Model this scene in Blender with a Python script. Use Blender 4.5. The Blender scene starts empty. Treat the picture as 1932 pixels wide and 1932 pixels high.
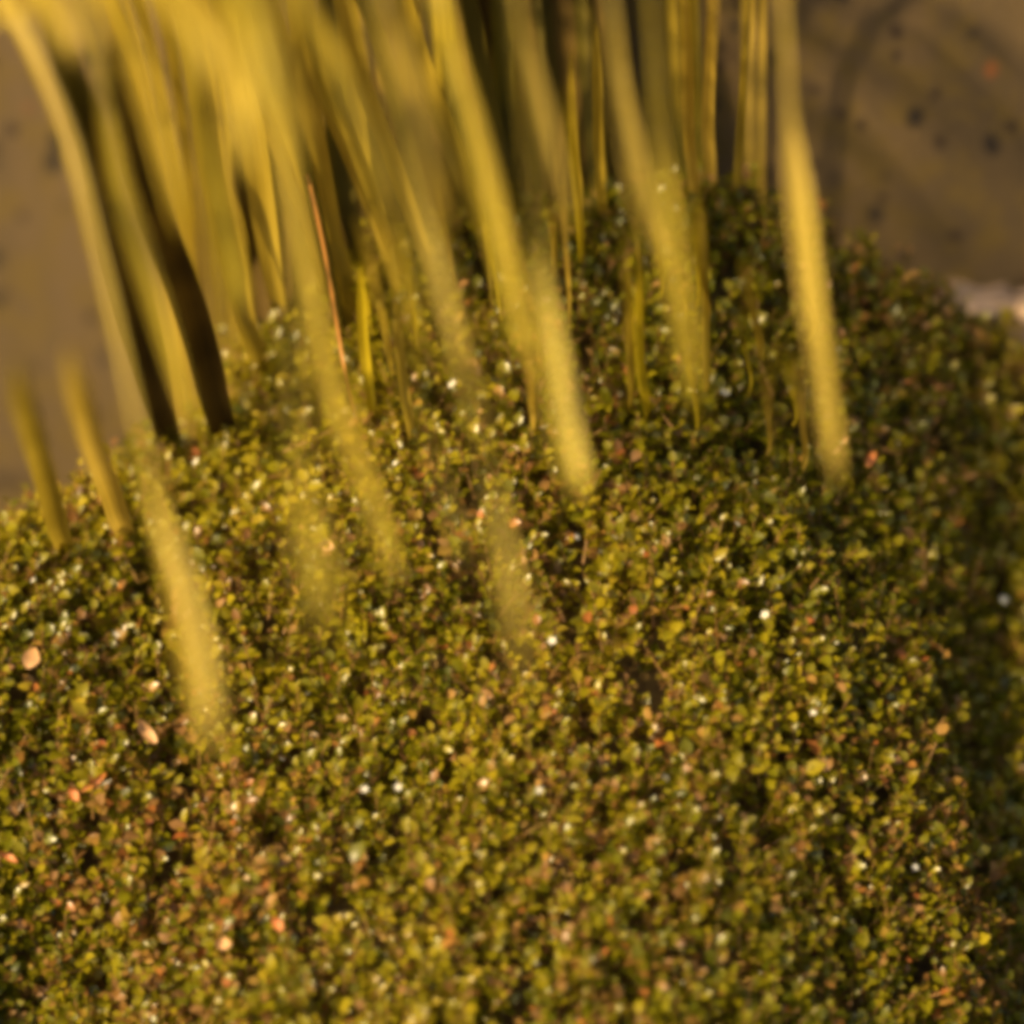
import bpy, math, random
import numpy as np
from mathutils import Vector, Matrix
random.seed(7)
RNG = np.random.default_rng(11)
R = math.radians
scene = bpy.context.scene
COL = scene.collection

# ------------------------------------------------------------------ camera
PITCH = R(25)
CAM = np.array([0.0, -2.538, 1.783])
FWD = np.array([0, math.cos(PITCH), -math.sin(PITCH)])
UP = np.array([0, math.sin(PITCH), math.cos(PITCH)])
RIGHT = np.array([1.0, 0, 0])
cd = bpy.data.cameras.new('camera')
cam = bpy.data.objects.new('camera', cd); COL.objects.link(cam)
cam.location = CAM
cam.rotation_euler = (R(90) - PITCH, 0, 0)
cd.lens = 100; cd.sensor_width = 36; cd.clip_start = 0.05; cd.clip_end = 500
cd.dof.use_dof = True
cd.dof.focus_distance = 2.87
cd.dof.aperture_fstop = 0.60
scene.camera = cam

# ------------------------------------------------------------------ light
TO_SUN = np.array([-0.70, -0.42, 0.58]); TO_SUN /= np.linalg.norm(TO_SUN)
w = bpy.data.worlds.new('World'); scene.world = w; w.use_nodes = True
nt = w.node_tree
sky = nt.nodes.new('ShaderNodeTexSky'); sky.sky_type = 'NISHITA'; sky.sun_disc = False
sky.sun_elevation = math.asin(TO_SUN[2])
sky.sun_rotation = math.atan2(TO_SUN[0], TO_SUN[1])
sky.dust_density = 4.0; sky.air_density = 1.2
bg = nt.nodes['Background']; bg.inputs['Strength'].default_value = 0.095
nt.links.new(sky.outputs[0], bg.inputs['Color'])
sl = bpy.data.lights.new('sun', 'SUN'); sl.energy = 5.0; sl.angle = R(2.5); sl.color = (1.0, 0.75, 0.39)
sun = bpy.data.objects.new('sun', sl); COL.objects.link(sun)
sun.rotation_euler = Vector(TO_SUN).to_track_quat('Z', 'Y').to_euler()
sun.location = (-4, -2, 4)
vs = scene.view_settings
vs.view_transform = 'Standard'; vs.look = 'None'; vs.gamma = 1; vs.use_curve_mapping = False
vs.exposure = 0.95
scene.cycles.use_denoising = True
scene.cycles.filter_width = 5.5          # the lens is a little soft everywhere

# ------------------------------------------------------------------ helpers
S = 0.36                                  # frame width per metre of depth
def ray(px, py):                          # a direction, per metre of depth, from coordinates on a 1932 grid
    nx = px / 1932 - 0.5; ny = 0.5 - py / 1932
    return FWD + nx * S * RIGHT + ny * S * UP
def at_depth(px, py, d): return CAM + ray(px, py) * d
def at_y(px, py, y):
    r = ray(px, py); return CAM + r * ((y - CAM[1]) / r[1])

def mat(name):
    m = bpy.data.materials.new(name); m.use_nodes = True
    return m, m.node_tree, m.node_tree.nodes['Principled BSDF'], m.node_tree.nodes['Material Output']
def N(t, kind, **kw):
    n = t.nodes.new(kind)
    for k, v in kw.items(): setattr(n, k, v)
    return n
def ramp(t, stops, interp='LINEAR'):
    n = t.nodes.new('ShaderNodeValToRGB'); n.color_ramp.interpolation = interp
    e = n.color_ramp.elements
    while len(e) < len(stops): e.new(0.5)
    for el, (p, c) in zip(e, stops): el.position = p; el.color = (*c, 1)
    return n
def mixc(t, a, b, f, blend='MIX'):
    n = t.nodes.new('ShaderNodeMix'); n.data_type = 'RGBA'; n.blend_type = blend
    for sock, v in ((n.inputs[6], a), (n.inputs[7], b), (n.inputs[0], f)):
        if hasattr(v, 'is_linked') or isinstance(v, bpy.types.NodeSocket): t.links.new(v, sock)
        elif isinstance(v, tuple): sock.default_value = (*v, 1)
        else: sock.default_value = v
    return n.outputs[2]
def add_translucent(t, p, out, colsock, fac):
    tr = N(t, 'ShaderNodeBsdfTranslucent'); mx = N(t, 'ShaderNodeMixShader')
    mx.inputs[0].default_value = fac
    t.links.new(colsock, tr.inputs['Color'])
    t.links.new(p.outputs[0], mx.inputs[1]); t.links.new(tr.outputs[0], mx.inputs[2])
    t.links.new(mx.outputs[0], out.inputs['Surface'])

def tri_mesh(name, verts, tris, m, attrs=None, smooth=True):
    me = bpy.data.meshes.new(name)
    verts = np.asarray(verts, np.float32); tris = np.asarray(tris, np.int32)
    me.vertices.add(len(verts)); me.vertices.foreach_set('co', verts.ravel())
    me.loops.add(tris.size); me.loops.foreach_set('vertex_index', tris.ravel())
    me.polygons.add(len(tris))
    me.polygons.foreach_set('loop_start', np.arange(0, tris.size, 3, dtype=np.int32))
    me.polygons.foreach_set('use_smooth', np.full(len(tris), smooth))
    for k, v in (attrs or {}).items():
        a = me.attributes.new(k, 'FLOAT', 'POINT'); a.data.foreach_set('value', np.asarray(v, np.float32))
    me.update(calc_edges=True); me.validate()
    me.materials.append(m)
    return me
def obj(name, me, parent=None, label=None, cat=None, group=None, kind=None):
    o = bpy.data.objects.new(name, me); COL.objects.link(o)
    if parent: o.parent = parent
    if label: o['label'] = label
    if cat: o['category'] = cat
    if group: o['group'] = group
    if kind: o['kind'] = kind
    return o

# ------------------------------------------------------------------ materials
def make_leaf_mat():
    m, t, p, out = mat('leaf')
    a = N(t, 'ShaderNodeAttribute', attribute_name='tint')
    r = ramp(t, [(0.00, (0.085, 0.092, 0.004)), (0.18, (0.195, 0.180, 0.006)), (0.42, (0.300, 0.248, 0.009)),
                 (0.60, (0.405, 0.315, 0.014)), (0.72, (0.330, 0.190, 0.034)), (0.80, (0.250, 0.115, 0.028)),
                 (0.88, (0.360, 0.200, 0.075)), (0.95, (0.420, 0.240, 0.050)), (1.00, (0.480, 0.130, 0.040))])
    t.links.new(a.outputs['Fac'], r.inputs[0])
    ns = N(t, 'ShaderNodeTexNoise'); ns.inputs['Scale'].default_value = 220
    tc = N(t, 'ShaderNodeTexCoord'); t.links.new(tc.outputs['Object'], ns.inputs['Vector'])
    mr = N(t, 'ShaderNodeMapRange'); mr.inputs['To Min'].default_value = 0.75; mr.inputs['To Max'].default_value = 1.2
    t.links.new(ns.outputs[0], mr.inputs[0])
    c = mixc(t, r.outputs[0], mr.outputs[0], 1.0, 'MULTIPLY')
    t.links.new(c, p.inputs['Base Color'])
    p.inputs['Roughness'].default_value = 0.27; p.inputs['Specular IOR Level'].default_value = 0.42
    add_translucent(t, p, out, c, 0.5)
    return m
def make_blade_mat(name, c0, c1, tr=0.35, rough=0.45):
    m, t, p, out = mat(name)
    tc = N(t, 'ShaderNodeTexCoord'); ns = N(t, 'ShaderNodeTexNoise'); ns.inputs['Scale'].default_value = 9
    t.links.new(tc.outputs['Object'], ns.inputs['Vector'])
    r = ramp(t, [(0.35, c0), (0.65, c1)]); t.links.new(ns.outputs[0], r.inputs[0])
    # fine lengthwise veins
    a = N(t, 'ShaderNodeAttribute', attribute_name='across')
    wv = N(t, 'ShaderNodeTexNoise', noise_dimensions='1D'); wv.inputs['Scale'].default_value = 7
    t.links.new(a.outputs['Fac'], wv.inputs['W'])
    mr = N(t, 'ShaderNodeMapRange'); mr.inputs['To Min'].default_value = 0.65; mr.inputs['To Max'].default_value = 1.3
    t.links.new(wv.outputs[0], mr.inputs[0])
    c = mixc(t, r.outputs[0], mr.outputs[0], 1.0, 'MULTIPLY')
    t.links.new(c, p.inputs['Base Color'])
    p.inputs['Roughness'].default_value = rough; p.inputs['Specular IOR Level'].default_value = 0.15 if rough > 0.6 else 0.4
    add_translucent(t, p, out, c, tr)
    return m
def make_plain(name, c0, c1, scale=60, rough=0.8, tr=0.0, bump=0.0):
    m, t, p, out = mat(name)
    tc = N(t, 'ShaderNodeTexCoord'); ns = N(t, 'ShaderNodeTexNoise'); ns.inputs['Scale'].default_value = scale
    ns.inputs['Detail'].default_value = 6
    t.links.new(tc.outputs['Object'], ns.inputs['Vector'])
    r = ramp(t, [(0.35, c0), (0.65, c1)]); t.links.new(ns.outputs[0], r.inputs[0])
    t.links.new(r.outputs[0], p.inputs['Base Color']); p.inputs['Roughness'].default_value = rough
    if bump:
        b = N(t, 'ShaderNodeBump'); b.inputs['Strength'].default_value = bump; b.inputs['Distance'].default_value = 0.01
        t.links.new(ns.outputs[0], b.inputs['Height']); t.links.new(b.outputs[0], p.inputs['Normal'])
    if tr: add_translucent(t, p, out, r.outputs[0], tr)
    return m
def make_wall_mat():
    m, t, p, out = mat('weathered_wall')
    tc = N(t, 'ShaderNodeTexCoord')
    def noise(scale, sc=(1, 1, 1), detail=4, rough=0.55):
        mp = N(t, 'ShaderNodeMapping'); mp.inputs['Scale'].default_value = sc
        t.links.new(tc.outputs['Object'], mp.inputs['Vector'])
        n = N(t, 'ShaderNodeTexNoise'); n.inputs['Scale'].default_value = scale
        n.inputs['Detail'].default_value = detail; n.inputs['Roughness'].default_value = rough
        t.links.new(mp.outputs[0], n.inputs['Vector']); return n.outputs[0]
    base = ramp(t, [(0.3, (0.078, 0.049, 0.015)), (0.7, (0.108, 0.069, 0.024))])
    t.links.new(noise(3.0), base.inputs[0])
    # rain streaks
    st = ramp(t, [(0.40, (0.74, 0.72, 0.66)), (0.62, (1.10, 1.05, 1.0))])
    t.links.new(noise(9.0, (1, 1, 0.07), 3), st.inputs[0])
    c = mixc(t, base.outputs[0], st.outputs[0], 1.0, 'MULTIPLY')
    # ochre lichen bloom
    lr = ramp(t, [(0.46, (0, 0, 0)), (0.58, (1, 1, 1))]); t.links.new(noise(22, detail=5, rough=0.65), lr.inputs[0])
    ml = N(t, 'ShaderNodeMath', operation='MULTIPLY'); ml.inputs[1].default_value = 0.8
    t.links.new(lr.outputs[0], ml.inputs[0])
    c = mixc(t, c, (0.088, 0.054, 0.004), ml.outputs[0])
    # rust and lichen spots of several sizes
    def spots(scale, size, thr, colr, c):
        mp = N(t, 'ShaderNodeMapping'); mp.inputs['Scale'].default_value = (1, 1, 0.8)
        t.links.new(tc.outputs['Object'], mp.inputs['Vector'])
        wn = N(t, 'ShaderNodeTexNoise'); wn.inputs['Scale'].default_value = 40
        t.links.new(mp.outputs[0], wn.inputs['Vector'])
        wmix = mixc(t, mp.outputs[0], wn.outputs['Color'], 0.012)
        v = N(t, 'ShaderNodeTexVoronoi'); v.inputs['Scale'].default_value = scale
        t.links.new(wmix, v.inputs['Vector'])
        sep = N(t, 'ShaderNodeSeparateColor'); t.links.new(v.outputs['Color'], sep.inputs[0])
        k = N(t, 'ShaderNodeMath', operation='GREATER_THAN'); k.inputs[1].default_value = thr
        t.links.new(sep.outputs[0], k.inputs[0])
        mrr = N(t, 'ShaderNodeMapRange'); mrr.inputs['From Min'].default_value = size * 0.5
        mrr.inputs['From Max'].default_value = size; mrr.inputs['To Min'].default_value = 1; mrr.inputs['To Max'].default_value = 0
        t.links.new(v.outputs['Distance'], mrr.inputs[0])
        mm = N(t, 'ShaderNodeMath', operation='MULTIPLY'); t.links.new(k.outputs[0], mm.inputs[0]); t.links.new(mrr.outputs[0], mm.inputs[1])
        return mixc(t, c, colr, mm.outputs[0])
    c = spots(24, 0.32, 0.60, (0.012, 0.006, 0.0005), c)
    c = spots(38, 0.36, 0.62, (0.022, 0.010, 0.001), c)
    c = spots(17, 0.18, 0.84, (0.150, 0.048, 0.006), c)
    t.links.new(c, p.inputs['Base Color']); p.inputs['Roughness'].default_value = 0.85
    b = N(t, 'ShaderNodeBump'); b.inputs['Strength'].default_value = 0.35; b.inputs['Distance'].default_value = 0.004
    t.links.new(noise(90, detail=8), b.inputs['Height']); t.links.new(b.outputs[0], p.inputs['Normal'])
    return m

M = dict(
    leaf=make_leaf_mat(), wall=make_wall_mat(),
    soil=make_plain('soil', (0.035, 0.022, 0.010), (0.085, 0.055, 0.028), 30, 0.95, bump=0.8),
    wood=make_plain('twig_bark', (0.090, 0.052, 0.008), (0.190, 0.115, 0.020), 80, 0.8),
    stem=make_plain('young_stem', (0.200, 0.100, 0.026), (0.320, 0.170, 0.050), 50, 0.6),
    stone=make_plain('pale_stone', (0.26, 0.175, 0.11), (0.42, 0.29, 0.19), 45, 0.85, bump=0.5),
    yellow=make_blade_mat('yellow_blade', (0.46, 0.325, 0.018), (0.63, 0.465, 0.040), 0.42),
    lime=make_blade_mat('yellow_green_blade', (0.35, 0.27, 0.007), (0.53, 0.40, 0.014), 0.42),
    gold=make_blade_mat('golden_tan_blade', (0.42, 0.285, 0.030), (0.57, 0.40, 0.060), 0.4),
    tan=make_blade_mat('dull_tan_blade', (0.29, 0.205, 0.016), (0.43, 0.31, 0.030), 0.35),
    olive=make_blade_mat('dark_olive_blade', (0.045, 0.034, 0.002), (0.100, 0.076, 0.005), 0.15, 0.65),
    brown=make_blade_mat('dead_and_shade_blade', (0.036, 0.021, 0.002), (0.085, 0.050, 0.006), 0.12, 0.8),  # dried thatch colour, also used for the shadowed gaps at the left
    russet=make_blade_mat('russet_stem', (0.34, 0.140, 0.030), (0.42, 0.190, 0.045), 0.2),
    peach=make_plain('dry_peach_leaf', (0.42, 0.22, 0.08), (0.60, 0.35, 0.15), 90, 0.6, 0.25),
    orange=make_plain('orange_leaf', (0.40, 0.12, 0.03), (0.52, 0.20, 0.05), 90, 0.55, 0.25),
    white=make_plain('white_speck', (0.74, 0.70, 0.55), (0.82, 0.80, 0.68), 90, 0.5, 0.3),
)

# ------------------------------------------------------------------ the setting
gs = 60
g = tri_mesh('ground', [(-gs, -gs, 0), (gs, -gs, 0), (gs, gs, 0), (-gs, gs, 0)], [(0, 1, 2), (0, 2, 3)], M['soil'])
obj('ground', g, kind='structure')

YAW = R(-6)                              # the wall comes nearer towards the right
WALL0 = np.array([0.0, 0.535])
WD = np.array([math.cos(YAW), math.sin(YAW)]); WN = np.array([WD[1], -WD[0]])    # along, and out towards the camera
def wall_box(l0, l1, o0, o1, z0, z1, m, nm, bev=0.0, rough=0.0, seed=0):
    import bmesh
    bm = bmesh.new()
    c = []
    for l, o, z in ((l0, o0, z0), (l1, o0, z0), (l1, o1, z0), (l0, o1, z0), (l0, o0, z1), (l1, o0, z1), (l1, o1, z1), (l0, o1, z1)):
        p = WALL0 + WD * l + WN * o; c.append(bm.verts.new((p[0], p[1], z)))
    for f in ((0, 1, 2, 3), (7, 6, 5, 4), (4, 5, 1, 0), (5, 6, 2, 1), (6, 7, 3, 2), (7, 4, 0, 3)): bm.faces.new([c[i] for i in f])
    bmesh.ops.recalc_face_normals(bm, faces=bm.faces)
    if bev:
        bmesh.ops.subdivide_edges(bm, edges=bm.edges, cuts=3, use_grid_fill=True)
        rr = random.Random(seed)
        for v in bm.verts: v.co += Vector((rr.uniform(-1, 1), rr.uniform(-1, 1), rr.uniform(-1, 1))) * rough
        bmesh.ops.smooth_vert(bm, verts=bm.verts, factor=0.5, use_axis_x=True, use_axis_y=True, use_axis_z=True)
        for f in bm.faces: f.smooth = True
    me = bpy.data.meshes.new(nm); bm.to_mesh(me); bm.free(); me.materials.append(m); return me
wall = obj('garden_wall', wall_box(-3.2, 3.2, -0.22, 0, 0.0, 2.3, M['wall'], 'garden_wall'),
           label='brown weathered wall with rust spots and rain streaks behind the hedge', cat='wall')
ledge = obj('stone_ledge', None, label='pale sunlit stone ledge at the foot of the wall beside the hedge', cat='ledge')
p = WALL0 + WD * 1.2 + WN * 0.05; ledge.location = (p[0], p[1], 0)
def ledge_piece(nm, *a, **k):
    o = obj(nm, wall_box(*a, **k), parent=ledge); o.matrix_parent_inverse = Matrix.Translation((-p[0], -p[1], 0)); return o
LZ = 0.672
ledge_piece('base', 0.30, 2.2, 0.004, 0.085, 0.0, LZ - 0.03, M['stone'], 'ledge_base')
l = 0.30; k = 0
while l < 2.2:
    ln = random.uniform(0.055, 0.11)
    ledge_piece('stone', l, l + ln - 0.005, 0.005, 0.09 + random.uniform(-0.008, 0.012), LZ - 0.028, LZ + random.uniform(-0.012, 0.016),
                M['stone'], 'ledge_stone', 0.01, 0.007, k)
    l += ln; k += 1

# ------------------------------------------------------------------ the hedge
CREST = [(-700, 1080, 0.10), (-150, 990, 0.14), (0, 965, 0.15), (110, 930, 0.16), (200, 860, 0.18), (300, 795, 0.21), (420, 690, 0.25),
         (470, 580, 0.28), (600, 500, 0.30), (760, 400, 0.33), (1000, 345, 0.35), (1300, 315, 0.36), (1440, 350, 0.36),
         (1560, 395, 0.355), (1650, 460, 0.35), (1740, 505, 0.34), (1850, 570, 0.335), (1932, 625, 0.33), (2200, 900, 0.30), (2600, 1150, 0.26)]
cw = np.array([at_y(a, b + 18, c) for a, b, c in CREST])
def crest(x): return np.interp(x, cw[:, 0], cw[:, 1]), np.interp(x, cw[:, 0], cw[:, 2])
LUMPS = [(RNG.uniform(-1.1, 1.1), RNG.uniform(-0.6, 0.5), RNG.uniform(0.035, 0.10), RNG.uniform(-0.040, 0.034)) for _ in range(240)]
GULLY = [  # px, py, radius x, radius along the slope, depth
    (1880, 1130, 0.03, 0.10, 0.06), (1810, 1330, 0.03, 0.08, 0.06), (1900, 900, 0.03, 0.05, 0.04), (1640, 1280, 0.02, 0.05, 0.04),
    (1740, 1760, 0.02, 0.09, 0.06), (1900, 1700, 0.02, 0.10, 0.05), (1000, 1750, 0.03, 0.05, 0.05), (340, 1450, 0.03, 0.05, 0.05),
    (60, 1700, 0.06, 0.10, 0.05), (10, 1860, 0.07, 0.07, 0.06), (1240, 1340, 0.03, 0.05, 0.035), (1060, 1000, 0.025, 0.04, 0.03),
    (1380, 850, 0.03, 0.05, 0.03), (950, 1900, 0.05, 0.04, 0.05), (650, 1250, 0.04, 0.04, 0.03), (1620, 1850, 0.025, 0.08, 0.05)]
def H0(x, y):
    x = np.asarray(x, float); y = np.asarray(y, float)
    yc, zc = crest(x)
    d = yc - y
    front = 1.08 * (np.sqrt(np.maximum(d, 0) ** 2 + 0.055 ** 2) - 0.055) + 1.2 * np.maximum(d - 0.62, 0)
    back = 2.2 * (np.sqrt(np.minimum(d, 0) ** 2 + 0.05 ** 2) - 0.05)
    z = zc - np.where(d > 0, front, back) - (0.25 * np.maximum(x - 0.20, 0) + 0.8 * np.maximum(x - 0.43, 0)) * np.clip(d / 0.25, 0, 1)
    z = z - 14 * np.maximum(np.abs(x) - 0.72, 0) ** 2       # the hedge rounds off at both ends
    fade = np.clip(np.abs(d) / 0.12, 0.25, 1)
    for lx, ly, s, h in LUMPS: z = z + fade * h * np.exp(-((x - lx) ** 2 + (y - ly) ** 2) / s ** 2)
    return z
def march(h, px, py):
    r = ray(px, py); t = np.linspace(2.2, 3.6, 700)
    P = CAM[None] + r[None] * t[:, None]
    below = P[:, 2] < h(P[:, 0], P[:, 1])
    i = int(np.argmax(below))
    if not below[i]:
        i = int(np.argmin(P[:, 2] - h(P[:, 0], P[:, 1])))
    return P[i], t[i]
GW = [(march(H0, a, b)[0], rx, ry, dp) for a, b, rx, ry, dp in GULLY]
def H(x, y):
    z = H0(x, y)
    for P, rx, ry, dp in GW:
        z = z - dp * np.exp(-((x - P[0]) / rx) ** 2 - ((y - P[1]) / ry) ** 2)
    return z
def normal(x, y, e=0.012):
    dx = (H(x + e, y) - H(x - e, y)) / (2 * e); dy = (H(x, y + e) - H(x, y - e)) / (2 * e)
    n = np.stack([-dx, -dy, np.ones_like(dx)], -1)
    return n / np.linalg.norm(n, axis=-1, keepdims=True)

hedge = obj('hedge', None, label='dense low hedge of tiny olive green and reddish leaves filling the foreground', cat='hedge')
# woody inside of the mound
nx, ny = 150, 90
X, T = np.meshgrid(np.linspace(-1.05, 1.05, nx), np.linspace(0, 1, ny), indexing='ij')
YC, _ = crest(X); Y = -0.62 + (YC + 0.13 + 0.62) * T
nn = normal(X, Y)
Z = np.maximum(H(X, Y), 0.0)
V = np.stack([X, Y, Z], -1) - nn * (0.062 + 0.02 * RNG.random(X.shape))[..., None]
V[..., 2] = np.maximum(V[..., 2], -0.01)
idx = np.arange(nx * ny).reshape(nx, ny)
a, b, c, d = idx[:-1, :-1].ravel(), idx[1:, :-1].ravel(), idx[1:, 1:].ravel(), idx[:-1, 1:].ravel()
obj('woody_core', tri_mesh('woody_core', V.reshape(-1, 3), np.concatenate([np.stack([a, b, c], 1), np.stack([a, c, d], 1)]), M['wood']), parent=hedge)

# sprigs
ns = 17000
x = RNG.uniform(-0.95, 0.95, ns * 2); yc, _ = crest(x); y = RNG.uniform(-0.58, 1, ns * 2)
y = -0.58 + (yc + 0.10 + 0.58) * RNG.random(ns * 2)
n = normal(x, y)
keep = (H(x, y) > 0.01) & (RNG.random(ns * 2) < np.clip(0.42 / n[:, 2] * 0.75, 0, 1))
x, y, n = x[keep], y[keep], n[keep]; ns = len(x)
ax = 0.55 * n + np.array([0, -0.05, 0.55]) + RNG.normal(0, 0.30, (ns, 3)); ax /= np.linalg.norm(ax, axis=1, keepdims=True)
lenS = RNG.uniform(0.045, 0.085, ns)
tipoff = np.abs(RNG.normal(0, 0.012, ns)) - 0.010
tip = np.stack([x, y, H(x, y)], 1) + n * tipoff[:, None]
base = tip - ax * lenS[:, None]
# stems (three-sided)
def perp(a):
    h = np.where(np.abs(a[:, 2:3]) < 0.9, np.array([[0, 0, 1.0]]), np.array([[1.0, 0, 0]]))
    u = np.cross(a, h); u /= np.linalg.norm(u, axis=1, keepdims=True)
    return u, np.cross(a, u)
u, v = perp(ax)
rad = 0.0011
sv = []
for e, rr in ((base, rad), (tip, rad * 0.6)):
    for k in range(3): sv.append(e + rr * (u * math.cos(k * 2.094) + v * math.sin(k * 2.094)))
sv = np.stack(sv, 1)
st = np.array([(0, 1, 4), (0, 4, 3), (1, 2, 5), (1, 5, 4), (2, 0, 3), (2, 3, 5)])
obj('twigs', tri_mesh('twigs', sv.reshape(-1, 3), (st[None] + 6 * np.arange(ns)[:, None, None]).reshape(-1, 3), M['stem']), parent=hedge, kind='stuff')

# leaves
LEAFV = np.array([(0, 0, 0), (-0.30, 0.28, 0.12), (0.30, 0.28, 0.12), (0, 0.30, 0), (-0.30, 0.66, 0.08), (0.30, 0.66, 0.08), (0, 0.68, -0.03), (0, 1.0, -0.14)])
LEAFT = np.array([(0, 2, 3), (0, 3, 1), (1, 3, 6), (1, 6, 4), (3, 2, 5), (3, 5, 6), (6, 5, 7), (4, 6, 7)])
nl = 9
f = (np.arange(nl)[None] + 0.5 * RNG.random((ns, nl))) / nl
P = base[:, None] + (tip - base)[:, None] * (0.12 + 0.90 * f)[..., None]
ang = RNG.uniform(0, 6.28, (ns, 1)) + np.arange(nl)[None] * 2.4 + RNG.normal(0, 0.3, (ns, nl))
out = u[:, None] * np.cos(ang)[..., None] + v[:, None] * np.sin(ang)[..., None]
rise = 0.35 + 0.75 * f[..., None] + RNG.normal(0, 0.25, (ns, nl, 1))
ld = out + ax[:, None] * rise; ld /= np.linalg.norm(ld, axis=-1, keepdims=True)
nrm = ax[:, None] * 1.0 - out * rise + RNG.normal(0, 0.35, (ns, nl, 3))
side = np.cross(ld, nrm); side /= np.linalg.norm(side, axis=-1, keepdims=True)
nrm = np.cross(side, ld)
size = RNG.uniform(0.0095, 0.0185, (ns, 1)) * RNG.uniform(0.75, 1.15, (ns, nl))
size = size * np.where(f > 0.85, 0.8, 1.0)
wid = RNG.uniform(0.85, 1.15, (ns, nl))
# colour of each leaf: patches of fresh, yellowed and red-brown growth
def vnoise(px, py, fr, seed):
    r = np.random.default_rng(seed); s = 0
    for _ in range(7):
        k = r.normal(0, fr, 2); s = s + np.sin(px * k[0] + py * k[1] + r.uniform(0, 6.28))
    return s / 2.6
young = 0.30 + 0.14 * vnoise(x, y, 14, 1) + RNG.normal(0, 0.10, ns)
redp = np.clip(0.15 + 0.16 * vnoise(x, y, 9, 5) + 0.30 * np.exp(-((x + 0.27) / 0.18) ** 2 - ((y + 0.17) / 0.10) ** 2), 0.03, 0.6)
isred = RNG.random((ns, nl)) < redp[:, None] * 0.8
tint = np.clip(young[:, None] + RNG.normal(0, 0.11, (ns, nl)), 0.0, 0.63)
tint = np.where(isred, RNG.uniform(0.66, 0.99, (ns, nl)), tint)
P, ld, side, nrm = (q.reshape(-1, 3) for q in (P, ld, side, nrm)); size, wid, tint = size.ravel(), wid.ravel(), tint.ravel()
tipf = f.ravel()
# the leaves that show largest stand alone
rel = P - CAM; dep = rel @ FWD; sx = (rel @ RIGHT) / dep / S; sy = (rel @ UP) / dep / S
infr = (np.abs(sx) < 0.49) & (np.abs(sy) < 0.49) & (tipf > 0.7) & (np.repeat(tipoff, nl) > 0.004) & (size > 0.0135)
cand = np.flatnonzero(infr); RNG.shuffle(cand); cand = cand[:280]
mask = np.ones(len(P), bool); mask[cand] = False
A, B, C, Nn, Wd = P[mask], ld[mask], side[mask], nrm[mask], wid[mask]; sz = size[mask]
LV = (A[:, None] + sz[:, None, None] * (LEAFV[None, :, 0:1] * Wd[:, None, None] * C[:, None] + LEAFV[None, :, 1:2] * B[:, None] + LEAFV[None, :, 2:3] * Nn[:, None]))
k = len(A)
foliage = obj('foliage', tri_mesh('foliage', LV.reshape(-1, 3), (LEAFT[None] + 8 * np.arange(k)[:, None, None]).reshape(-1, 3), M['leaf'],
              {'tint': np.repeat(tint[mask], 8)}), parent=hedge, kind='stuff')
variants = [tri_mesh('leaf', LEAFV, LEAFT, M['leaf'], {'tint': np.full(8, tv)}) for tv in (0.12, 0.2, 0.27, 0.33, 0.39, 0.45, 0.52, 0.6, 0.7, 0.78, 0.86, 0.93, 0.98)]
vt = np.array([0.12, 0.2, 0.27, 0.33, 0.39, 0.45, 0.52, 0.6, 0.7, 0.78, 0.86, 0.93, 0.98])
for i in cand:
    o = obj('leaf', variants[int(np.argmin(np.abs(vt - tint[i])))], parent=hedge)
    s = size[i] * 1.18
    mt = Matrix(((side[i][0] * s * wid[i], ld[i][0] * s, nrm[i][0] * s, P[i][0]), (side[i][1] * s * wid[i], ld[i][1] * s, nrm[i][1] * s, P[i][1]),
                 (side[i][2] * s * wid[i], ld[i][2] * s, nrm[i][2] * s, P[i][2]), (0, 0, 0, 1)))
    o.matrix_world = mt

# tiny white specks, each a five-lobed disc on the foliage
def speck_mesh():
    vs_, ts = [(0, 0, 0.0012)], []
    for q in range(5):
        a0 = q * 1.2566
        for da, rr, z in ((-0.5, 0.55, 0.10), (-0.28, 1.0, 0.22), (0.28, 1.0, 0.22), (0.5, 0.55, 0.10)):
            vs_.append((rr * math.cos(a0 + da), rr * math.sin(a0 + da), z))
        o_ = 1 + q * 4
        ts += [(0, o_, o_ + 3), (o_, o_ + 1, o_ + 2), (o_, o_ + 2, o_ + 3)]
    return tri_mesh('speck', vs_, ts, M['white'])
BM = speck_mesh()
SPOTS = [(858, 740, 1.0), (1027, 817, 1.15), (1355, 747, 0.95), (208, 1478, 1.1), (1163, 1023, 0.8), (657, 380, .7), (755, 885, .6), (603, 957, .7),
         (1040, 1218, .8), (207, 1210, .7), (205, 1688, .7), (1467, 510, .8), (1437, 1168, .8), (575, 1315, .6), (372, 882, .7), (65, 1110, .6),
         (1018, 1497, .7), (752, 1502, .7), (1263, 1480, .7), (1890, 1138, .8), (1522, 1350, .6), (1100, 1020, .6), (533, 1447, .5), (690, 1505, .7), (1700, 1640, .6), (1390, 1000, .5)]
for px, py, s in SPOTS:
    q, dd = march(H, px, py)
    o = obj('speck', BM, parent=hedge)
    o.location = q + normal(q[0:1], q[1:2])[0] * 0.016
    o.scale = (0.0058 * s,) * 3
    o.rotation_euler = (R(38 + random.uniform(-15, 15)), R(random.uniform(-20, 10)), random.uniform(0, 6))

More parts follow.
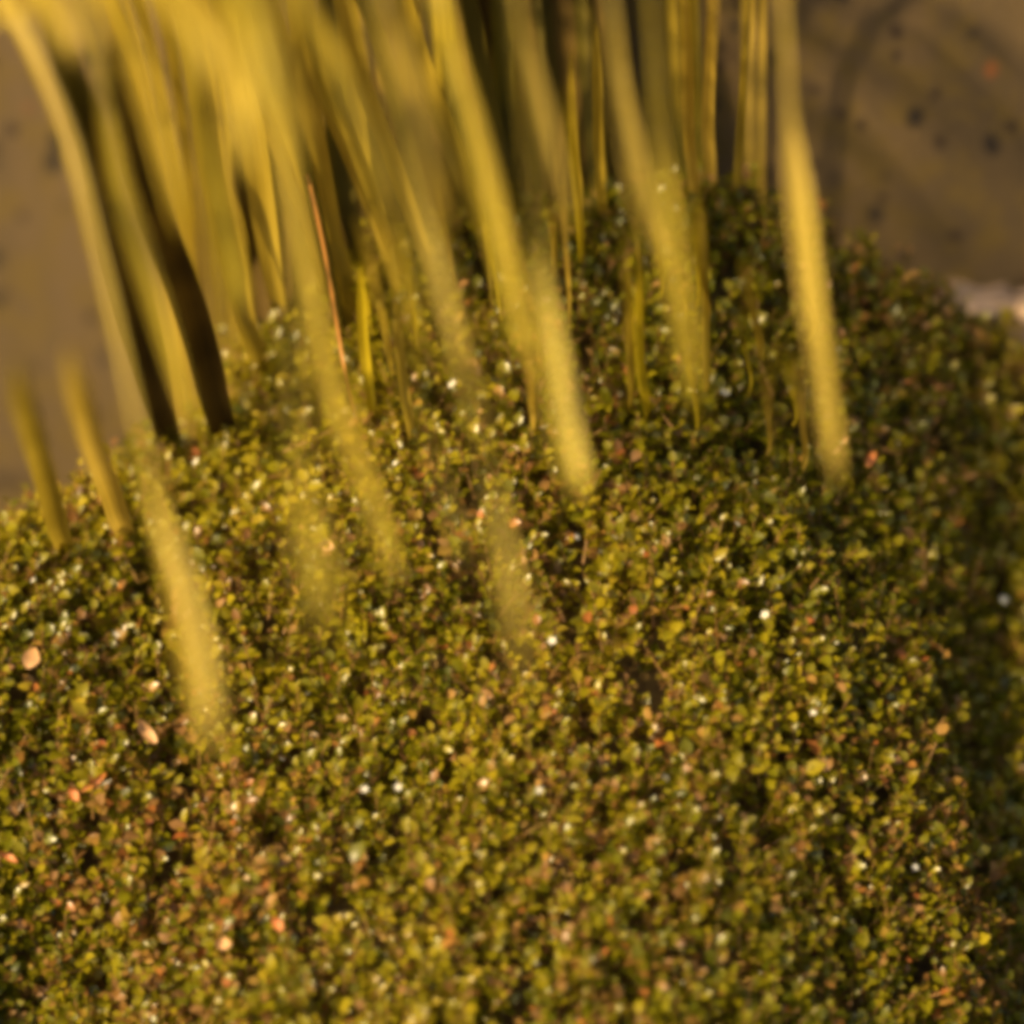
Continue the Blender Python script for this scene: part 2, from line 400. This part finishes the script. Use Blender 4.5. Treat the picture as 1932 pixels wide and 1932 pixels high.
# ------------------------------------------------------------------ grass
def spline(pts, n):
    pts = np.asarray(pts, float); m = len(pts)
    if m == 2: return np.linspace(pts[0], pts[1], n)
    e = np.vstack([2 * pts[0] - pts[1], pts, 2 * pts[-1] - pts[-2]])
    out_ = []
    for t in np.linspace(0, m - 1 - 1e-6, n):
        i = int(t); s = t - i; p0, p1, p2, p3 = e[i:i + 4]
        out_.append(0.5 * ((2 * p1) + (-p0 + p2) * s + (2 * p0 - 5 * p1 + 4 * p2 - p3) * s * s + (-p0 + 3 * p1 - 3 * p2 + p3) * s ** 3))
    return np.array(out_)
def blade_mesh(pts, width, m, face, tiptaper, fold=0.25, roottaper=0.55, n_=22, raw=False):
    c = pts if raw else spline(pts, n_)
    tg = np.gradient(c, axis=0); tg /= np.linalg.norm(tg, axis=1, keepdims=True)
    sd = np.cross(tg, face); sd /= np.linalg.norm(sd, axis=1, keepdims=True)
    nr = np.cross(sd, tg)
    t = np.linspace(0, 1, n_)
    wdt = width * np.minimum(1, roottaper + (1 - roottaper) * t / 0.3) * np.clip(np.minimum(1, ((1 - t) / tiptaper)) ** 0.6, 0.02, 1)
    vs_, ac = [], []
    for k, s in enumerate((-0.5, -0.25, 0, 0.25, 0.5)):
        vs_.append(c + sd * (wdt * s)[:, None] + nr * (wdt * fold * (2 * abs(s)) ** 1.5)[:, None]); ac.append(np.full(n_, k / 4 * 1.0))
    Vv = np.stack(vs_, 1).reshape(-1, 3); Ac = np.stack(ac, 1).ravel()
    ts = []
    for i in range(n_ - 1):
        for k in range(4):
            q = i * 5 + k; ts += [(q, q + 1, q + 6), (q, q + 6, q + 5)]
    return tri_mesh('blade', Vv, ts, m, {'across': Ac + random.random() * 9})
def blade(parent, origin, pts, wpx, m, lean=0.3, twist=None, nm='blade', off=0.03, tiptaper=None, root=0.10):
    """pts run from the tip (top) to where the blade leaves the hedge; it leans towards the viewer by `lean` metres at the top"""
    pts = pts[::-1]
    q, d0 = march(H, *pts[0])
    L = [0]
    for a_, b_ in zip(pts, pts[1:]): L.append(L[-1] + math.hypot(b_[0] - a_[0], b_[1] - a_[1]))
    Pw = [at_depth(px, py, d0 - off - lean * (s / L[-1]) ** 1.1) for (px, py), s in zip(pts, L)]
    dirn = Pw[0] - Pw[1]; dirn /= np.linalg.norm(dirn)
    inner = Pw[0] + dirn * root * 0.8 + FWD * (off + root * 0.35)
    full = [inner] + Pw
    leaves_frame = pts[-1][1] <= 30
    if leaves_frame:
        dr = Pw[-1] - Pw[-2]; dr /= np.linalg.norm(dr)
        ext = random.uniform(0.16, 0.34)
        full += [Pw[-1] + dr * ext * 0.5 + np.array([-0.01, -0.02, 0]), Pw[-1] + dr * ext + np.array([-0.05, -0.07, -0.02])]
    width = wpx / 1932 * S * (d0 - lean * 0.5)
    tw = random.uniform(-0.6, 0.6) if twist is None else twist
    face = -FWD * math.cos(tw) + RIGHT * math.sin(tw)
    me = blade_mesh(np.array(full), width / max(0.75, math.cos(tw)), M[m], face, tiptaper or (0.45 if leaves_frame else 0.22))
    o = obj(nm, me, parent=parent)
    return o, full[0]
def droop(parent, pts, wpx, m, d0=2.55, d1=2.45, rootpx=None, twist=None, nm='blade', lift=0.22):
    """an arching blade: it rises from a root on the hedge crest, bends over above the picture and hangs with its tip down.
    pts run from the top of the picture to the tip, wpx gives the width at each"""
    k_ = len(pts); ds = np.linspace(d0, d1, k_)
    Pw = [at_depth(a_, b_, d_) for (a_, b_), d_ in zip(pts, ds)]
    tx = rootpx if rootpx is not None else pts[0][0] + random.uniform(10, 120)
    xr = (tx / 1932 - 0.5) * S * 3.05
    yr, zr = crest(xr); zr = float(zr) - 0.12; yr = WALL0[1] + math.tan(YAW) * xr - 0.06
    top = Pw[0]; up = Pw[0] - Pw[1]; up /= np.linalg.norm(up)
    a1 = top + up * lift * 0.6 + np.array([0, 0.05, 0.02])
    apex = np.array([0.55 * a1[0] + 0.45 * xr, 0.5 * (a1[1] + yr) - 0.02, a1[2] + lift * 0.35])
    mid = np.array([0.25 * a1[0] + 0.75 * xr, yr - 0.03, 0.45 * zr + 0.55 * apex[2]])
    full = np.array([[xr, yr, zr], mid, apex, a1] + Pw)
    wm = [0.010, 0.011, 0.010, 0.9 * wpx[0] / 1932 * S * d0] + [0.9 * w_ / 1932 * S * d_ for w_, d_ in zip(wpx, ds)]
    n_ = 44; c_ = spline(full, n_); wi = np.interp(np.linspace(0, len(full) - 1, n_), np.arange(len(full)), wm)
    tw = random.uniform(-0.5, 0.5) if twist is None else twist
    me = blade_mesh(c_, wi, M[m], -FWD * math.cos(tw) + RIGHT * math.sin(tw), 0.09, fold=0.18, n_=n_, raw=True)
    return obj(nm, me, parent=parent), full[0]
def clump2(name, label, cat, droops=(), uprights=()):
    e = obj(name, None, label=label, cat=cat); roots, obs = [], []
    for a_ in droops:
        k_ = a_[-1] if isinstance(a_[-1], dict) else {}
        pt, ws, m_, da, db = [q for q in a_ if not isinstance(q, dict)]
        o, r_ = droop(e, pt, [0.56 * q for q in ws], m_, da, db, **k_); roots.append(r_); obs.append(o)
        if max(ws) < 24: continue
        for sd_ in (-1, 1):                                   # each tall leaf has narrower ones beside it
            g_ = sd_ * random.uniform(0.2, 0.42); cut = random.uniform(-25, 45)
            pt2 = [(px_ + g_ * max(w_, 14) + 3 * sd_, py_ + cut * (i_ / len(pt))) for i_, ((px_, py_), w_) in enumerate(zip(pt, ws))]
            dz = random.uniform(-0.10, 0.06); k2 = dict(k_); k2['twist'] = random.uniform(-0.5, 0.5); k2['rootpx'] = k_.get('rootpx', pt[0][0] + 60) + random.uniform(-25, 25)
            m2 = random.choice({'yellow': ['yellow', 'lime', 'gold'], 'lime': ['lime', 'yellow', 'lime'], 'gold': ['gold', 'tan', 'yellow'], 'tan': ['tan', 'gold']}[m_])
            o, r_ = droop(e, pt2, [random.uniform(0.12, 0.24) * q if q > 12 else 1.6 for q in ws], m2, da + dz, db + dz, **k2); roots.append(r_); obs.append(o)
    for a_ in uprights:
        k_ = a_[-1] if isinstance(a_[-1], dict) else {}
        o, r_ = blade(e, None, *[q for q in a_ if not isinstance(q, dict)], **k_); roots.append(r_); obs.append(o)
    c = np.mean(roots, 0); e.location = c
    for o in obs: o.matrix_parent_inverse = Matrix.Translation(-Vector(c))
    return e

clump2('grass_clump', 'leftmost tall grass clump, golden, lime and dark olive blades arching before the wall', 'grass', [
    ([(-10, -40), (60, 100), (130, 270), (200, 540), (240, 720), (275, 870), (300, 980), (345, 1130), (378, 1290), (400, 1440)],
     [28, 30, 28, 24, 18, 12, 40, 80, 84, 40], 'yellow', 2.52, 2.27, dict(rootpx=330, twist=0.2)),
    ([(150, -40), (180, 80), (215, 300), (255, 450), (300, 600), (345, 740), (372, 820)], [22, 24, 34, 42, 38, 26, 16], 'lime', 2.48, 2.49, dict(rootpx=390, twist=0.25)),
    ([(190, -40), (240, 70), (285, 190), (315, 300), (335, 380), (350, 430)], [56, 58, 54, 44, 30, 14], 'yellow', 2.40, 2.45, dict(rootpx=440, twist=0.1)),
    ([(-30, 30), (40, 5), (90, 15), (125, 50), (140, 110)], [50, 62, 62, 50, 20], 'yellow', 2.37, 2.38, dict(rootpx=300, twist=0.1, lift=0.08)),
    ([(60, -60), (95, -10), (118, 40), (130, 100)], [60, 70, 60, 24], 'yellow', 2.25, 2.25, dict(rootpx=330, twist=0.0, lift=0.1)),
    ([(270, -60), (330, 10), (380, 80), (400, 170)], [70, 80, 70, 30], 'yellow', 2.25, 2.25, dict(rootpx=450, twist=0.0, lift=0.12)),
    ([(420, -60), (465, 40), (490, 150), (500, 240)], [60, 66, 50, 20], 'lime', 2.28, 2.28, dict(rootpx=560, twist=0.0, lift=0.12)),
    ([(320, -40), (350, 120), (385, 260), (418, 400), (445, 540), (452, 590)], [14, 18, 24, 32, 34, 20], 'lime', 2.50, 2.49, dict(rootpx=480)),
    ([(335, -40), (385, 30), (430, 110), (450, 230), (470, 340)], [80, 84, 80, 66, 30], 'yellow', 2.34, 2.35, dict(rootpx=520, twist=0.05)),
], [
    ([(25, 670), (48, 760), (75, 860), (100, 950), (118, 1020)], 46, 'tan', dict(lean=0.55, off=0.02, twist=0.1)),
    ([(128, 650), (150, 740), (180, 850), (210, 930), (230, 990)], 46, 'gold', dict(lean=0.55, off=0.02, twist=0.1)),
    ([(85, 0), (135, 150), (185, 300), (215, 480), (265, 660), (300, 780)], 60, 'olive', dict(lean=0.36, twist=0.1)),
    ([(205, 60), (240, 220), (290, 400), (350, 560), (390, 690), (410, 780)], 64, 'brown', dict(lean=0.38, twist=0.1)),  # this and the next brown blades stand in for shadow between yellow ones
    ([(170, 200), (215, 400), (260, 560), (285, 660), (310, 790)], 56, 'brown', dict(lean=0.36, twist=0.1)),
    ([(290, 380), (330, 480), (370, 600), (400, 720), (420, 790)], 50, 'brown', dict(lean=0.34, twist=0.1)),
    ([(330, 0), (370, 150), (395, 330), (440, 520), (470, 640)], 44, 'tan', dict(lean=0.16)),
    ([(430, -20), (440, 90), (480, 240), (500, 380), (520, 520)], 56, 'tan', dict(lean=0.22)),
])
clump2('grass_clump', 'long yellow arching blades with a thin russet stem, left of the centre', 'grass', [
    ([(455, -40), (485, 60), (520, 230), (545, 350), (585, 560), (625, 740), (690, 910), (735, 1040), (755, 1110)], [34, 36, 40, 38, 34, 40, 40, 28, 16], 'yellow', 2.42, 2.41, dict(rootpx=600, twist=0.2)),
    ([(555, -40), (615, 80), (665, 190), (715, 310), (735, 400), (770, 560), (815, 710)], [60, 62, 58, 40, 14, 16, 10], 'yellow', 2.42, 2.48, dict(rootpx=690, twist=0.1)),
    ([(505, -40), (535, 90), (560, 200), (585, 320)], [40, 46, 40, 16], 'tan', 2.37, 2.43, dict(rootpx=640)),
    ([(510, -40), (535, 300), (550, 600), (560, 860), (580, 960), (600, 1080), (615, 1200)], [3, 3, 3, 8, 44, 50, 16], 'lime', 2.37, 2.23, dict(rootpx=620, twist=0.1)),
    ([(640, -40), (700, 400), (770, 720), (840, 930), (860, 1010), (880, 1080)], [3, 3, 3, 10, 14, 8], 'tan', 2.42, 2.35, dict(rootpx=720, twist=0.1)),
], [
    ([(555, 240), (585, 350), (615, 490), (640, 640), (655, 720)], 7, 'russet', dict(lean=0.08, off=0.06)),
    ([(500, -10), (535, 100), (570, 220), (610, 380), (650, 520)], 40, 'tan', dict(lean=0.2)),
    ([(640, -20), (670, 140), (690, 300), (720, 420), (740, 500)], 34, 'tan', dict(lean=0.16)),
    ([(610, -10), (620, 150), (640, 330), (670, 480)], 40, 'olive', dict(lean=0.06)),
    ([(680, 500), (685, 580), (690, 660), (700, 740)], 22, 'lime', dict(lean=0.12)),
    ([(745, 560), (750, 640), (760, 720), (770, 790)], 18, 'tan', dict(lean=0.12)),
])
clump2('grass_clump', 'bright gold and lime arching blades crossing the top centre above the hedge', 'grass', [
    ([(715, -40), (745, 60), (780, 190), (812, 310), (835, 400), (850, 450)], [50, 52, 54, 44, 26, 14], 'gold', 2.42, 2.48, dict(rootpx=800, twist=0.15)),
    ([(820, -40), (850, 100), (890, 240), (925, 380), (955, 520), (985, 650), (992, 690)], [34, 40, 50, 58, 54, 42, 20], 'lime', 2.42, 2.43, dict(rootpx=850, twist=0.0)),
    ([(690, -40), (740, 200), (790, 390), (820, 490), (850, 610), (890, 750), (925, 900), (950, 1010), (970, 1150), (995, 1330)],
     [3, 4, 18, 30, 30, 10, 3, 26, 30, 12], 'yellow', 2.42, 2.31, dict(rootpx=780, twist=0.1)),
    ([(970, -40), (990, 60), (1010, 140), (1035, 240), (1062, 350), (1080, 430)], [4, 12, 24, 26, 18, 8], 'tan', 2.42, 2.43, dict(rootpx=870)),
    ([(965, -40), (1000, 250), (1012, 450), (1025, 540), (1045, 660), (1065, 780), (1085, 880), (1094, 940)], [3, 3, 4, 26, 52, 56, 54, 30], 'lime', 2.42, 2.35, dict(rootpx=880, twist=0.0)),
], [
    ([(760, -10), (800, 130), (850, 260), (900, 400)], 40, 'tan', dict(lean=0.14)),
    ([(690, 0), (735, 120), (770, 260), (800, 380)], 34, 'olive', dict(lean=0.10)),
    ([(880, 0), (900, 120), (930, 260), (960, 360)], 40, 'olive', dict(lean=0.10)),
])
clump2('grass_clump', 'thin straw coloured grass blades rising and arching before the wall, right of the centre', 'grass', [
    ([(1150, -40), (1168, 140), (1188, 240), (1208, 340), (1235, 430), (1250, 500)], [10, 26, 36, 38, 28, 12], 'tan', 2.47, 2.48, dict(rootpx=1300)),
    ([(1475, -40), (1488, 200), (1500, 310), (1512, 400), (1530, 540), (1550, 690), (1570, 830), (1585, 920)], [14, 12, 40, 54, 52, 38, 30, 12], 'yellow', 2.46, 2.42, dict(rootpx=1450, twist=0.2)),
    ([(1225, -40), (1245, 250), (1255, 340), (1270, 470), (1290, 620), (1312, 780)], [6, 14, 34, 46, 44, 18], 'yellow', 2.42, 2.41, dict(rootpx=1345, twist=0.3)),
], [
    ([(1292, -20), (1298, 120), (1300, 250), (1310, 360)], 24, 'gold', dict(lean=0.36, off=0.0)),
    ([(1350, -20), (1346, 120), (1342, 240), (1345, 340)], 32, 'gold', dict(lean=0.38, off=0.0)),
    ([(1400, -20), (1396, 120), (1390, 240), (1385, 360)], 30, 'tan', dict(lean=0.36, off=0.0)),
    ([(1080, 90), (1085, 200), (1090, 300), (1095, 380)], 24, 'tan', dict(lean=0.25)),
    ([(1125, 40), (1128, 160), (1130, 280), (1135, 370)], 20, 'tan', dict(lean=0.2)),
    ([(1325, 380), (1325, 480), (1328, 600), (1330, 720)], 18, 'tan', dict(lean=0.22)),
    ([(1205, 480), (1200, 580), (1205, 700), (1215, 760)], 22, 'lime', dict(lean=0.2)),
    ([(1185, 500), (1190, 600), (1195, 690)], 14, 'lime', dict(lean=0.15)),
])
fill = []
for i in range(24):
    bx = random.uniform(640, 1560); by = np.interp(bx, [640, 800, 1100, 1400, 1560], [640, 560, 520, 560, 640]) + random.uniform(-60, 260)
    ln = random.uniform(130, 320); sl_ = random.uniform(0.02, 0.24)
    fill.append(([(bx - sl_ * ln, by - ln), (bx - sl_ * ln * 0.6, by - ln * 0.6), (bx - sl_ * ln * 0.2, by - ln * 0.25), (bx, by)], random.uniform(7, 18),
                 random.choice(['tan', 'lime', 'lime', 'gold']), dict(lean=random.uniform(0.28, 0.46), off=0.08)))
for i in range(9):
    tx = random.uniform(420, 740); bx = tx + random.uniform(90, 200)
    by = np.interp(bx, [300, 450, 600, 760, 1000], [830, 640, 520, 430, 380]) + random.uniform(0, 90)
    fill.append(([(tx, -25), (tx + (bx - tx) * 0.25, by * 0.3), (tx + (bx - tx) * 0.6, by * 0.62), (bx, by)], random.uniform(20, 44),
                 random.choice(['tan', 'tan', 'tan', 'gold', 'olive']), dict(lean=random.uniform(0.2, 0.4), off=0.0)))
clump2('grass_clump', 'loose thicket of dull straw grass thinly scattered over the crest between the tall yellow blades', 'grass', [], fill)
# dark dry thatch between the crest and the wall
bl = []
for i in range(150):
    front = i < 100
    bx = min(random.gauss(1035, 80), 1140) if front else random.uniform(480, 900)
    top = random.uniform(-90, 20) if front else random.uniform(120, 330)
    by = random.uniform(340, 430) if bx > 800 else random.uniform(430, 560)
    lean_px = random.uniform(0, 50)
    bl.append(([(bx - lean_px, top), (bx - lean_px * 0.5, top * 0.6 + by * 0.4), (bx - 5, top * 0.3 + by * 0.7), (bx, by)],
               random.uniform(26, 52), random.choice(['brown'] * 5 + ['olive']), dict(lean=random.uniform(-0.06, 0.04), off=-0.05)))
clump2('dry_grass', 'dark brown dried grass thatch behind the hedge crest at top centre', 'dry grass', [], bl)

# ------------------------------------------------------------------ dead leaves lying on the hedge
def dry_leaf(px, py, length, width, rotdeg, m, label, curl=0.45):
    length *= 0.8; width *= 0.72
    q, d0 = march(H, px, py)
    vs_, ts = [], []
    n_ = 9
    for i in range(n_):
        t = i / (n_ - 1); ww = width * (math.sin(math.pi * min(1, 0.04 + t * 0.96)) ** 0.8) * 0.5 + 0.0006
        for s in (-1, 0, 1): vs_.append((s * ww, (t - 0.5) * length, curl * length * (0.5 * (abs(s) * 0.6) + 1.2 * (t - 0.5) ** 2) + 0.002 * math.sin(7 * t + s)))
    for i in range(n_ - 1):
        for k in range(2):
            a_ = i * 3 + k; ts += [(a_, a_ + 1, a_ + 4), (a_, a_ + 4, a_ + 3)]
    o = obj('dry_leaf', tri_mesh('dry_leaf', vs_, ts, M[m]), label=label, cat='leaf', group='fallen leaves on the hedge')
    nn_ = normal(q[0:1], q[1:2])[0]; zf = 0.5 * nn_ - 0.5 * FWD; zf /= np.linalg.norm(zf)
    xr = np.cross(UP, zf); xr /= np.linalg.norm(xr); yr = np.cross(zf, xr)
    mt = Matrix((xr, yr, zf)).transposed().to_4x4()
    o.matrix_world = Matrix.Translation(q + nn_ * 0.008) @ mt @ Matrix.Rotation(R(rotdeg), 4, 'Z')
for a_ in [
    (268, 1385, 0.036, 0.016, 35, 'peach', 'curled pale peach dry leaf lying below the wide yellow blade'),
    (432, 1782, 0.020, 0.015, 95, 'peach', 'small square peach dry leaf near the bottom left'),
    (527, 1745, 0.022, 0.012, 40, 'orange', 'bright orange red dry leaf near the bottom left'),
    (305, 780, 0.018, 0.017, 0, 'peach', 'round peach dry leaf at the foot of the leftmost tall grass'),
    (60, 1245, 0.028, 0.022, -20, 'peach', 'pinkish dry leaf at the left edge of the hedge'),
    (185, 1475, 0.040, 0.008, -55, 'orange', 'narrow red dry leaf slanting beside a white speck on the left'),
    (148, 1497, 0.022, 0.010, 40, 'orange', 'small red dry leaf left of the narrow slanting red leaf'),
    (620, 1032, 0.020, 0.014, 80, 'peach', 'small peach dry leaf right of the wide yellow blade'),
    (1635, 872, 0.022, 0.013, -30, 'orange', 'small orange dry leaf on the right shoulder of the hedge'),
    (1578, 848, 0.030, 0.006, -40, 'peach', 'thin pink dry leaf below the lone blade on the right'),
    (15, 1615, 0.026, 0.008, 60, 'orange', 'thin orange dry leaf at the lower left edge'),
]:
    if a_[-1]: dry_leaf(*a_)
